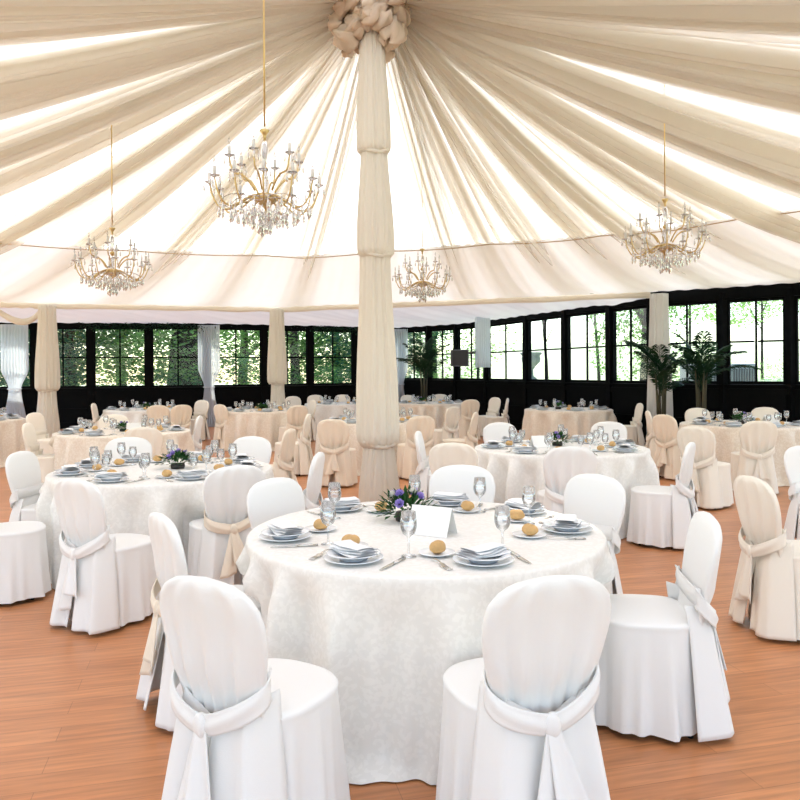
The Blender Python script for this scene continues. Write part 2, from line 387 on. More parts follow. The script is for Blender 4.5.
# perimeter columns
def col(x,y,r,top,tiers,label,name='draped_column',core=True,mat='pole'):
    o=empty(name,(x,y,0)); tag(o,label,'column','gauze wrapped tent columns')
    if core: MB().lathe([(.05,0),(.05,top)],10).build('column_core',M['legblk'],o)
    for i,(a,b,k) in enumerate(tiers): pole_section(a,b,r*k,int(x*10)+i,12,parent=o,mat=mat)
    for i,(a,b,k) in enumerate(tiers[:-1]): ties(b+.0,r*.72,o)
    return o
cA=col(-7.5,15.9,.24,2.98,[(.0,1.18,1.0),(1.16,2.98,1.0)],'left cream gauze wrapped column by the dark windows with a swag at its top')
col(-2.84,17.3,.22,2.98,[(.0,1.27,.92),(1.25,2.98,1.0)],'cream gauze wrapped column between the windows left of the centre pole')
col(4.95,14.25,.20,2.98,[(.0,2.98,1.15)],'right cream wrapped column behind the potted palms',mat='white_gauze')
sw=MB(); pts=[(-.1-.95*t,-.05,2.88-.42*sin(PI*t**.8)*.6) for t in [i/16 for i in range(17)]]
sw.tube(pts,[.05+.02*sin(PI*i/16) for i in range(17)],8).build('top_swag',M['pole'],cA)
# short wrapped box column with speaker
wx,wy=wallpt(487); wx-=.25; wy-=1.2
sc=MB()
def sq(u,v):
    a=u*2*PI; r=.19/(max(abs(cos(a)),abs(sin(a)))**.7)*(1+.04*sin(22*a)); return (r*cos(a),r*sin(a),1.62+(1-v)*1.35)
o=sc.grid(sq,88,8,cu=True,cap0=True,cap1=True).build('hanging_drape_box',M['curtain']); o.location=(wx,wy,0)
tag(o,'short pleated white drape hanging from the ceiling beside the black speaker','drape')
s=empty('wall_speaker',(wx-.62,wy-.1,2.0)); tag(s,'small black loudspeaker hung beside the short white drape','speaker')
MB().box((0,0,-.13),(.46,.3,.44)).build('cabinet',M['spkb'],s,bevel=.02,smooth=False)
MB().box((0,-.156,-.13),(.40,.012,.38)).build('grille',M['spk'],s,smooth=False)
MB().tube([(.2,.0,0),(.45,.05,.04)],.02,8).build('bracket',M['spk'],s)
# voile curtains tied at mid height on the window wall
def voile(px,w,label,zt=.0):
    x,y=wallpt(px); y-=.35
    def fn(u,v):
        z=2.86*(1-v); zk=1.12; 
        k=.45+.55*(sm(abs(z-zk)/.55) if z>zk else sm((zk-z)/1.0)*.75)
        lat=(u-.5)*w*k; return (lat,.05*sin(u*2*PI*9)*k+.02*sin(u*50+v*3),z)
    r=empty('voile_curtain',(x,y,.0)); tag(r,label,'curtain','tied voile curtains on the dark window wall')
    MB().grid(fn,120,40).build('voile_panel',M['curtain'],r)
    MB().tube([(w*.24*cos(a),.07*sin(a)-.0,1.12) for a in [2*PI*i/20 for i in range(20)]],.018,6,closed=True).build('tie',M['curtain'],r)
voile(21,.76,'tied white voile curtain at the far left, beside the first cream column')
voile(212,.62,'tied white voile curtain hanging between two left windows')
voile(400,.5,'tied white voile curtain just right of the centre pole')
# ---------------------------------------------------------------- chairs
def seat_rings():
    m=MB(); q=random.Random(3); ph=[q.uniform(0,6.28) for _ in range(4)]
    lev=[(0.0,.487),(.5,.486),(.9,.482),(.985,.478),(1.012,.470),(1.0,.458),(1.0,.44),(1.01,.38),(1.03,.28),(1.05,.18),(1.075,.10),(1.09,.028)]
    def fn(u,v):
        i=min(len(lev)-1,int(round(v*(len(lev)-1)))); s,z=lev[i]; a=u*2*PI
        ca,sa=cos(a),sin(a); e=3.4 if sa<0 else 2.5
        r=1/((abs(ca)**e+abs(sa)**e)**(1/e)); X=.225*r*ca; Y=.215*r*sa+.0
        if sa>0: X*=1-.02*sa
        d=max(0,(.46-z)/.43); rip=d*(.012*sin(9*a+ph[0])+.010*sin(14*a+ph[1])+.006*sin(23*a+ph[2]))
        k=s+rip/.22
        return (X*k,Y*k,z+ (.004*sin(5*a) if i==len(lev)-1 else 0))
    m.grid(fn,96,len(lev)-1,cu=True); return m
def halfw(z):
    # balloon back outline
    pts=[(.44,.175),(.50,.172),(.56,.185),(.64,.205),(.72,.221),(.78,.223),(.83,.210),(.87,.176),(.893,.130),(.905,.07),(.909,.0)]
    for i in range(len(pts)-1):
        if z<=pts[i+1][0]:
            t=(z-pts[i][0])/(pts[i+1][0]-pts[i][0]); return pts[i][1]*(1-t)+pts[i+1][1]*t
    return 0
def backy(z): return -.205-.20*(z-.44)**1.15
def back_mesh(seed):
    m=MB(); q=random.Random(seed); ph=[q.uniform(0,6.28) for _ in range(4)]
    zs=[.45+.44*i/22 for i in range(20)]+[.845,.865,.882,.894,.902,.907,.909]; zs=sorted(zs)
    n=len(zs)-1
    def fn(u,v):
        z=zs[int(round(v*n))]; a=u*2*PI; w=halfw(z); th=.026*min(1,(.912-z)/.03)**.5
        x=w*cos(a); s=sin(a); y=th*(1 if s>0 else -1)*abs(s)**.6
        if s<0:
            k=(x/max(w,.02)); low=sm((.80-z)/.3)
            y-= .019*(1+sin(12.5*k+ph[0]+.8*sin(3*k+ph[2])))*(.30+.70*low)*(.25+.75*sm((z-.50)/.13))*min(1,(.905-z)/.06)*abs(s)**.5+.008*sin(23*k+ph[1])*low*abs(s)
        return (x,backy(z)+y,z)
    m.grid(fn,80,n,cu=True,cap0=True); return m
def flap(side,seed,open_=.05):
    m=MB(); q=random.Random(seed); ph=q.uniform(0,6.28)
    def fn(u,v):
        z=(.455+.10*u)*(1-v)+.025*v; w=.178+.079*v**.8; g=(.0 if v<.12 else open_*((v-.12)/.88)**.9)
        x=g+(w-g)*u
        y=backy(.52)-.030-.012*min(1,v*5)-.075*v - .015*sin(u*9+ph)*(.15+.85*v)
        # wrap round the side
        wr=max(0,(u-.72)/.28); y+=wr**1.5*(.10+.05*v)
        return (side*x,y,z)
    m.grid(fn,30,24); return m
def band(p,w,th=.006):
    """p: list of (x,y,z) centreline, vertical-ish ribbon of height w(t)"""
    m=MB(); n=len(p)-1
    def fn(u,v):
        c=Vector(p[int(round(u*n))]); h=w(u)
        return (c.x,c.y-.006*sin(v*PI)-.003*sin(v*PI*3+u*4),c.z+(v-.5)*h)
    m.grid(fn,n,8); return m
def make_chair(mat,smat,seed,label):
    q=random.Random(seed)
    r=empty('covered_chair'); tag(r,label,'chair')
    seat_rings().build('seat_cover',mat,r)
    back_mesh(seed).build('back_cover',mat,r)
    op=q.uniform(.03,.065)
    for s in(-1,1): flap(s,seed+s,op).build('back_skirt',mat,r,solid=.004)
    sh=empty('sash'); bpy.data.objects.remove(sh)
    kz=.462+q.uniform(-.01,.02); kx=q.uniform(-.03,.03); yk=backy(.5)-.075
    L=[]
    for s in(-1,1):
        pts=[]
        for i in range(15):
            t=i/14; fi=math.radians(-28+118*t); x=s*.197*cos(fi)**.8 if i<14 else 0; x+=kx*t; zz=.590*(1-t)+kz*t+.012*sin(PI*t)*s
            y=backy(.55)-.0-.072*sin(fi)-.004*t
            pts.append((x,y,zz))
        L.append((s,pts))
    a=band(L[0][1],lambda u:.088-.020*u); b=band(L[1][1],lambda u:.088-.020*u)
    off=len(a.v); a.v+=b.v; a.f+=[tuple(i+off for i in f) for f in b.f]
    # front of the band wrapping the back
    fr=MB(); fr.grid(lambda u,v:(-.188+.376*u,backy(.55)+.034-.02*abs(2*u-1)**6,.553+(v)*.075),16,2); off=len(a.v); a.v+=fr.v; a.f+=[tuple(i+off for i in f) for f in fr.f]
    so=a.build('sash',smat,r,solid=.006)
    def kn(u,v):
        A=u*2*PI; B=(v-.5)*PI; rr=1+.12*sin(4*A)
        return (kx+.030*cos(B)*cos(A)*rr,yk-.008+.020*cos(B)*sin(A)*rr,kz+.040*sin(B))
    MB().grid(kn,20,10,cu=True).build('knot',smat,so)
    for s,ln in((-1,.30+q.uniform(-.04,.04)),(1,.25+q.uniform(-.04,.05))):
        tl=MB(); dx=s*(.035+q.uniform(0,.03))
        tl.grid(lambda u,v:(kx+dx*v+(u-.5)*(.045+.075*v),yk-.012-.045*v-.012*sin(PI*2*u+s)*v,kz-.01-ln*v*(1+.08*s*(u-.5))),10,14)
        tl.build('sash_tail',smat,so,solid=.005)
    for sx in(-1,1):
        for sy,dy in((-1,-.17),(1,.15)):
            kx_=1 if sy<0 else .82; MB().tube([(sx*.168*kx_,dy*kx_,0),(sx*.155*kx_,dy*kx_,.43)],[.012,.015],10).build('leg',M['legblk'],r)
    return r
protos=[make_chair(M['cover'],M['cover'],31,'x'),make_chair(M['ivory'],M['ivory'],47,'x'),make_chair(M['champagne'],M['champagne'],61,'x'),make_chair(M['cover'],M['champagne'],83,'x')]
used=[False]*4
CH=[]
def chair(px,d,face,lab,k=0,grp='covered chairs around the round tables',X=None):
    """px,d: where the middle of the back stands; face: compass the sitter looks (deg, 90 = away from camera)"""
    x=(px-400)/F*d if X is None else X
    a=math.radians(face); fx,fy=cos(a),sin(a)
    ox,oy=x+.25*fx,d+.25*fy
    o=copy_tree(protos[k]) if used[k] else protos[k]; used[k]=True
    o.location=(ox,oy,0); o.rotation_euler=(0,0,a-PI/2); tag(o,lab,'chair',grp)
    CH.append((ox,oy,a)); return o
W='white covered chair '
I='ivory covered chair '
# nearest table
chair(212,2.33,58,W+'nearest the camera on the left, back turned, side tie sash',0)
chair(168,3.36,34,W+'seen edge-on left of the nearest table, behind the front left chair',3)
chair(277,4.42,-38,W+'facing us behind the left rim of the nearest table',0)
chair(461,4.98,-100,W+'facing us across the middle of the nearest table',0)
chair(592,4.50,-142,W+'facing us behind the right rim of the nearest table',0)
chair(698,3.28,172,W+'side-on at the right of the nearest table with sash tail hanging',0)
chair(545,2.33,108,W+'nearest the camera on the right, back turned, sash crossed',0)
# left middle table
chair(80,4.50,60,W+'in front of the left middle table, split back skirt with hanging sash',0)
chair(234,5.10,122,W+'with champagne bow, between the left middle and nearest tables',3)
chair(314,5.85,175,W+'side-on at the right end of the left middle table',0)
chair(250,7.30,-108,W+'facing us behind the right side of the left middle table',0)
chair(128,7.30,-70,W+'facing us behind the left middle table, seen through its glasses',0)
chair(24,6.05,-5,W+'at the left end of the left middle table, near the photo edge',0)
chair(-32,5.02,30,W+'cut by the left photo edge, only its skirted seat showing',0)
# right middle table
chair(569,6.22,88,W+'back turned in front of the right middle table',0)
chair(686,6.50,150,W+'side-on right of the right middle table, black feet showing',0)
chair(421,7.85,-8,W+'side-on at the left end of the right middle table',0)
chair(453,6.60,75,W+'with pleated back at the front left of the right middle table',1)
chair(500,9.05,-75,W+'facing us behind the left side of the right middle table',0)
chair(608,9.10,-118,W+'facing us behind the right side of the right middle table',0)
# off-frame right table
chair(757,4.40,5,'ivory pleated chair cut by the right photo edge, big sash, nearest on the right',1)
chair(803,6.10,-62,W+'cut by the right photo edge behind the big sashed chair',0)
# right rear table
chair(758,9.15,84,I+'back turned in front of the right rear table, ribbon tied',1)
chair(696,8.30,40,I+'peeking out behind the side-on one, left of the right rear table',1)
chair(665,10.5,28,'champagne pleated chair with bow left of the right rear table',2)
chair(650,11.5,-10,I+'side-on just behind the champagne bow chair near the palms',1)
chair(698,12.2,-84,I+'facing us behind the left side of the right rear table',1)
chair(765,12.3,-100,I+'facing us behind the middle of the right rear table',1)
# back left table
chair(30,9.55,10,I+'at the left end of the table under the left chandelier',1)
chair(36,12.0,-10,I+'next to the foot of the left cream column',1)
chair(113,11.3,-80,I+'facing us behind the table under the left chandelier',1)
chair(143,8.70,100,I+'back turned in front of the table under the left chandelier',1)
chair(197,10.9,185,W+'side-on at the right end of the table under the left chandelier',0)
chair(287,8.3,170,'champagne chair side-on behind the right end of the left middle table',2)
chair(306,11.2,178,I+'side-on with deep skirt left of the centre pole',1)
# centre table behind the pole
chair(333,9.95,78,'champagne chair back turned just left of the centre pole',2)
chair(420,10.6,112,'champagne chair back turned just right of the centre pole',2)
chair(473,11.4,165,'champagne chair side-on at the right end of the table behind the pole',2)
chair(452,13.3,140,I+'turned to the centre rear tables, right of the pole',1)
chair(470,16.4,110,'champagne chair back turned at the rear centre table right of the pole',2)
chair(494,17.6,-150,I+'by the dark wall below the short white drape, facing us',1)
chair(506,17.0,175,I+'side-on by the dark wall, right neighbour of the one facing us',1)
# far right small table
chair(602,16.3,-100,I+'facing us behind the small table by the bright windows',1)
chair(638,14.1,178,I+'side-on right of the small table by the bright windows',1)
# far left
chair(95,15.6,10,I+'left of the far table under the dark left windows',1)
chair(158,14.5,95,'champagne chair back turned before the far table under the left windows',2)
chair(181,14.6,130,'champagne chair at an angle, right front of the far left table',2)
chair(201,17.0,-120,I+'facing us right of the far left table near the voile curtain',1)
chair(311,16.6,-150,I+'facing us right of the table by the second column',1)
chair(221,14.7,50,'champagne chair at the left front of the table by the second column',2)
chair(297,14.1,125,'champagne chair at the right front of the table by the second column',2)
chair(293,19.2,-60,I+'farthest back left of the pole, first of the row under the windows',1)
chair(315,20.2,-90,I+'farthest back left of the pole, second of the row under the windows',1)
chair(342,20.3,-100,I+'farthest back left of the pole, third, nearest the pole',1)
chair(408,19.6,-60,I+'far back just right of the pole beside the potted palm',1)
chair(440,20.2,-90,I+'far back below the potted palm, facing us',1)

# ---------------------------------------------------------------- tables
TAB=[ # px, dist, cloth, label for cloth, phrase
 (424,3.70,'damask','white damask floor-length tablecloth on the nearest round table','nearest table'),
 (163,6.05,'damask','white damask floor-length tablecloth on the left middle table','left middle table'),
 (560,7.60,'damask','white floor-length tablecloth on the right middle table','right middle table'),
 (123,10.0,'peach','cream tablecloth on the table under the left chandelier','table under the left chandelier'),
 (744,10.7,'peach','cream tablecloth on the table at the right photo edge','right rear table'),
 (376,11.9,'peach','cream tablecloth on the table right behind the centre pole','table behind the pole'),
 (-32,12.7,'peach','cream tablecloth cut by the left photo edge','table at the left edge'),
 (262,15.3,'peach','cream tablecloth on the table by the second wrapped column','table by the second column'),
 (568,15.0,'peach','cream tablecloth on the small far table by the bright windows','far table by the bright windows'),
 (146,16.1,'damask','pale tablecloth on the far table under the dark left windows','far left table'),
 (430,18.4,'peach','pale tablecloth on the farthest table right of the pole','farthest table right of the pole'),
 (340,18.4,'damask','pale tablecloth on the farthest table left of the pole','farthest table left of the pole')]
TR=.855; TZ=.75
tproto=None
def table_under(x,y,lab):
    global tproto
    if tproto is None:
        tproto=empty('round_table'); MB().lathe([(0.001,.705),(TR-.03,.705),(TR-.02,.715),(TR-.02,.735),(TR-.03,.742),(0.001,.742)],48).build('tabletop',M['wood'],tproto)
        for k in range(4):
            a=PI/4+k*PI/2; MB().tube([(.42*cos(a),.42*sin(a),0),(.42*cos(a),.42*sin(a),.705)],.02,8).build('leg',M['legblk'],tproto)
        o=tproto
    else: o=copy_tree(tproto)
    o.location=(x,y,0); return tag(o,lab,'table','round tables under their cloths')
def inseat(x,y):
    for ox,oy,a in CH:
        dx,dy=x-ox,y-oy
        if dx*dx+dy*dy<.16:
            fx,fy=cos(a),sin(a); l=dx*fx+dy*fy; w=-dx*fy+dy*fx
            if -.27<l<.245 and abs(w)<.25: return True
    return False
def tablecloth(x,y,seed,mat,lab):
    q=random.Random(seed); N=15+q.randint(-2,2); ph=[q.uniform(0,6.28) for _ in range(6)]
    zl=[.755]*3+[.7545,.751,.744,.73,.715,.70,.67,.63,.58,.53,.48,.42,.36,.30,.24,.18,.12,.07,.035,.012,.006]
    rl=[.3,.6,.84,TR,TR+.008,TR+.013,TR+.015]
    n=len(zl)-1; near=y<9; NU=420 if near else 150
    lim=[]
    for i in range(NU):
        a=2*PI*i/NU; r=TR+.16
        while r>.5 and inseat(x+r*cos(a),y+r*sin(a)): r-=.01
        if r>TR+.155: r=9
        lim.append(r)
    def L(i):
        k=max(1,NU//70); return min(lim[(i+j)%NU] for j in range(-k,k+1))
    l1=[min(L(i),TR+.12) for i in range(NU)]; k=max(2,NU//60)
    l2=[sum(l1[(i+j)%NU] for j in range(-k,k+1))/(2*k+1) for i in range(NU)]
    def fn(u,v):
        i=int(round(v*n)); iu=int(round(u*NU))%NU; a=u*2*PI; z=zl[i]
        if i<=6: r=rl[i]
        else:
            d=(.73-z)/.73
            s1=sin(N*a+ph[0]+1.5*sin(2*a+ph[1])+.8*sin(5*a+ph[4])); A=.75+.35*sin(3*a+ph[5])
            wv=(abs((s1+1)/2)**1.5*2-1)
            r=TR+.015+sm(d*4)**.8*(.062+.034*d)*wv*A+.014*sm(d*2)*sin((N*2+5)*a+ph[2]+2*d)+.045*d
            if z<.05: r+=(.05-z)*(1.5+1.0*sin(7*a+ph[3]))+.012*sin(31*a)
            b=sm((.62-z)/.14)
            r=r*(1-b)+min(r,l2[iu]+.012*wv)*b
        return (r*cos(a),r*sin(a),z)
    m=MB(); m.grid(fn,NU,n,cu=True,cap0=True)
    o=m.build('tablecloth',M[mat]); o.location=(x,y,0)
    return tag(o,lab,'tablecloth','floor-length round tablecloths')
TC=[]
for i,(px,d,mat,lab,ph) in enumerate(TAB):
    x=(px-400)/F*d; TC.append((x,d))
    table_under(x,d,'round banquet table hidden under the cloth of the '+ph); tablecloth(x,d,300+i,mat,lab)
TT=.7562
# ---------------------------------------------------------------- tableware
def build_items():
    it={}
    it['dinner_plate']=MB().lathe([(.0,.003),(.07,.0),(.075,.002),(.095,.006),(.135,.018),(.138,.020),(.136,.022),(.095,.011),(.072,.007),(.0,.007)],40).build('dinner_plate',M['china'])
    it['soup_plate']=MB().lathe([(.0,.002),(.055,.0),(.06,.002),(.082,.022),(.115,.029),(.118,.031),(.115,.033),(.080,.027),(.058,.008),(.0,.007)],40).build('soup_plate',M['china'])
    it['bread_plate']=MB().lathe([(.0,.002),(.042,.0),(.05,.003),(.078,.011),(.080,.013),(.078,.014),(.048,.007),(.0,.006)],32).build('bread_plate',M['china'])
    # roll
    q=random.Random(4); m=MB()
    def rf(u,v):
        a=u*2*PI; b=(v-.5)*PI; k=1+.05*sin(3*a+1)+.04*sin(5*a+2*b); zz=sin(b); zz=zz if zz>0 else zz*.75
        dent=.12*math.exp(-((cos(a)*cos(b))/.25)**2) if b>0 else 0
        return (.043*k*cos(b)*cos(a),.034*k*cos(b)*sin(a),.024+.032*zz*(1-dent))
    m.grid(rf,28,16,cu=True); it['bread_roll']=m.build('bread_roll',M['bread'])
    # napkin: folded linen, three loose leaves
    m=MB()
    for l in range(4):
        r=math.radians([-7,3,9,-2][l]); w,dp=.105-.006*l,.058-.004*l
        def nf(u,v,l=l,r=r,w=w,dp=dp):
            a=v*2*PI; x=(2*u-1)*w; y=dp*cos(a); t=.0035*sin(a); e=1-.12*max(0,x/w)*(l%2)
            z=.004+.0075*l+t+.003*(x/w)**2*(.4+.3*l)+.0015*sin(7*u+l)+.002*(y/dp)*sin(3*u+l)
            y*=e; return (x*cos(r)-y*sin(r),x*sin(r)+y*cos(r),z)
        m.grid(nf,18,20,cv=True)
    it['folded_napkin']=m.build('folded_napkin',M['napkin'])
    # wine glass and smaller water glass
    def gl(h,rb,rt,st,rf):
        return [(.0,.0),(rf,.001),(rf,.003),(.008,.008),(.0042,.02),(.004,st-.01),(.009,st),(rb*.75,st+.013),(rb,st+.038),(rb*.98,st+.06),(rt,h),(rt-.0012,h),(rb*.95,st+.06),(rb*.96,st+.038),(rb*.7,st+.016),(.0,st+.006)]
    it['wine_glass']=MB().lathe(gl(.19,.036,.030,.085,.034),24).build('wine_glass',M['goblet'])
    it['water_goblet']=MB().lathe(gl(.155,.033,.029,.06,.032),24).build('water_goblet',M['goblet'])
    # fork
    m=MB(); m.grid(lambda u,v:((u-.5)*(.007+.005*abs(2*v-1)**2 if v<.7 else .024),-.095+.135*v/1.0*1.0,.006+.006*sin(PI*v*1.3)),4,14)
    for k in range(4): m.box((-.009+.006*k,.062,.004),(.0028,.048,.0018))
    it['fork']=m.build('fork',M['steel'],solid=.0022)
    m=MB(); m.box((0,-.055,.005),(.011,.09,.007)); m.grid(lambda u,v:((u-.5)*.017*(1-.55*v**3)+.001,-.01+.12*v,.004),3,12)
    it['knife']=m.build('knife',M['steel'],solid=.002)
    return it
IT=build_items(); USED=set()
def item(kind,x,y,z,rz,store,sc=1):
    o=IT[kind] if kind not in USED else IT[kind].copy()
    if kind in USED: C.objects.link(o)
    USED.add(kind); o.location=(x,y,z); o.rotation_euler=(0,0,rz); o.scale=(sc,sc,sc)
    store.append((kind,o,proj(x,y,z)[0])); return o
ANG=[[195,242,288,354,36,77,130],
     [205,255,305,355,40,85,128,165],
     [180,228,270,318,12,60,125],
     [172,215,262,310,5,60,115],
     [190,232,275,325,60,125],
     [200,240,290,335,20,75,140],
     [300,340,20,60],
     [190,240,290,340,70,130],
     [210,270,330,30,90,150],
     [200,250,300,350,60,120],
     [200,250,310,0,60,120],
     [200,250,310,0,60,120]]
DESC={'dinner_plate':('white dinner plate','plate'),'soup_plate':('white soup plate stacked on a dinner plate','plate'),'bread_plate':('small white bread plate','plate'),
 'bread_roll':('golden crusty bread roll','bread roll'),'folded_napkin':('folded white linen napkin','napkin'),'wine_glass':('tall clear wine glass','glass'),
 'water_goblet':('short clear water goblet','glass'),'fork':('silver fork','fork'),'knife':('silver knife','knife')}
for ti,(tx,ty) in enumerate(TC):
    st=[]; q=random.Random(900+ti); ph=TAB[ti][4]; d=ty
    for ad in ANG[ti]:
        a=math.radians(ad+q.uniform(-2,2)); ca,sa=cos(a),sin(a); lx,ly=-sa,ca   # l = anticlockwise; the sitter's right hand
        def at(r,l): return tx+ca*r+lx*l, ty+sa*r+ly*l
        rr=.69; rz=a+PI/2+q.uniform(-.1,.1)
        x,y=at(rr,0); item('dinner_plate',x,y,TT,rz,st,.9); item('soup_plate',x,y,TT+.0075,rz,st,.95)
        item('folded_napkin',x,y,TT+.035,rz+q.uniform(-.5,.5),st)
        x,y=at(.50,-.13); item('bread_plate',x,y,TT,rz,st); item('bread_roll',x+.004,y,TT+.006,q.uniform(0,6),st)
        x,y=at(.52,.17); item('wine_glass',x,y,TT,0,st)
        x,y=at(.44,.10); 
        if ti: item('water_goblet',x,y,TT,0,st)
        if d<12:
            x,y=at(rr-.02,-.175); item('fork',x,y,TT,rz+PI+.05,st)
            x,y=at(rr-.02,.175); item('knife',x,y,TT,rz+PI-.05,st)
    for k in DESC:
        L=sorted([s for s in st if s[0]==k],key=lambda s:s[2])
        for i,(kk,o,p) in enumerate(L):
            pos='leftmost' if i==0 else ('rightmost' if i==len(L)-1 else ordn[i]+' from left')
            tag(o,'%s on the %s, %s there'%(DESC[k][0].replace(' stacked on a dinner plate',''),ph,pos),DESC[k][1],'%ss on the %s'%(k.replace('_',' '),ph))
# centrepieces
def posy_meshes(seed):
    q=random.Random(seed); lf=MB()
    for i in range(230):
        a=q.uniform(0,6.28); e=q.uniform(-.05,1.3); R=q.uniform(.05,.115); 
        c=Vector((R*1.25*cos(a)*cos(e),R*1.0*sin(a)*cos(e),.035+R*.75*sin(e))); dr=Vector((cos(a)*cos(e),sin(a)*cos(e),sin(e)+q.uniform(-.4,.4))).normalized()
        sd=dr.cross(Vector((0,0,1))).normalized()*q.uniform(.006,.012); ln=q.uniform(.03,.055); b=len(lf.v)
        up=sd.cross(dr)*.4
        lf.v+= [tuple(c),tuple(c+dr*ln*.5+sd+up),tuple(c+dr*ln),tuple(c+dr*ln*.5-sd+up)]; lf.f.append((b,b+1,b+2,b+3))
    base=MB().lathe([(.0,.0),(.05,.0),(.055,.02),(.05,.04),(.0,.045)],20)
    def bloom(s,sd):
        z=random.Random(sd); m=MB()
        for L in range(3):
            for k in range(6):
                a=2*PI*k/6+L*.5; tl=.3+.45*L; w=s*.55
                def pf(u,v,a=a,tl=tl,w=w):
                    r=s*v*cos(tl); hz=s*v*sin(tl)+.002; lat=(u-.5)*w*sin(PI*min(1,.15+v*.85))*2
                    return (r*cos(a)-lat*sin(a),r*sin(a)+lat*cos(a),hz+.15*s*v*v)
                m.grid(pf,3,4)
        return m
    return base,lf,bloom
def posy(x,y,seed,lab,sc=1,n=5):
    q=random.Random(seed); r=empty('flower_centrepiece',(x,y,TT)); tag(r,lab,'flower arrangement','posies in the middle of the tables')
    base,lf,bloom=posy_meshes(seed); base.build('bowl',M['pot'],r); o=lf.build('foliage',M['leaf'],r)
    for i in range(n):
        a=q.uniform(0,6.28); e=q.uniform(.5,1.3) ; b=bloom(.026,i).build('blossom',M['lilac'] if i%3!=2 else M['whitep'],r)
        b.location=(.10*cos(a)*cos(e),.09*sin(a)*cos(e),.045+.085*sin(e)); b.rotation_euler=(0,PI/2-e,a)
    r.scale=(sc,sc,sc); return r
PX=[(408,516),(172,458),(560,437)]
posy(.03,3.92,11,'low posy of lilac blossoms and dark leaves on the nearest table',1.12,9)
posy(TC[1][0]+.10,TC[1][1]+.05,12,'low posy of lilac blossoms on the left middle table',1.05,7)
posy(TC[2][0]-.0,TC[2][1]+.15,13,'dark leafy posy behind the card on the right middle table',1,6)
posy(TC[3][0]-.0,TC[3][1],14,'dark posy on the table under the left chandelier',.9,3)
posy(TC[4][0]-.03,TC[4][1],15,'dark posy with white blossoms on the right rear table',1.1,6)
posy(TC[8][0]-.2,TC[8][1],16,'small posy on the far table by the bright windows',1.1,5)
posy(TC[9][0],TC[9][1],17,'dark posy on the far table under the dark left windows',1,3)
posy(TC[7][0]-.0,TC[7][1],18,'dark posy on the table by the second wrapped column',1,3)
posy(TC[10][0]-.2,TC[10][1],19,'dark posy on the farthest table right of the pole',1,3)
def card(x,y,rz,lab,s=1):
    m=MB(); w,h,b=.085*s,.105*s,.05*s
    m.v=[(-w,-b,0),(w,-b,0),(w,0,h),(-w,0,h),(-w,b,0),(w,b,0)]; m.f=[(0,1,2,3),(3,2,5,4)]
    o=m.build('table_card',M['card'],smooth=False,solid=.0015); o.location=(x,y,TT); o.rotation_euler=(0,0,rz)
    tag(o,lab,'card','folded table cards')
card(.15,3.60,-.5,'white folded tent card beside the lilac posy on the nearest table',1.25)
card(TC[2][0]-.21,TC[2][1]+.02,.35,'white folded card before the posy on the right middle table',1.1)
card(TC[3][0]+.16,TC[3][1]-.05,.5,'white folded card on the table under the left chandelier',1.1)
card(TC[4][0]+.35,TC[4][1]-.05,.2,'white folded card on the right rear table',1.2)
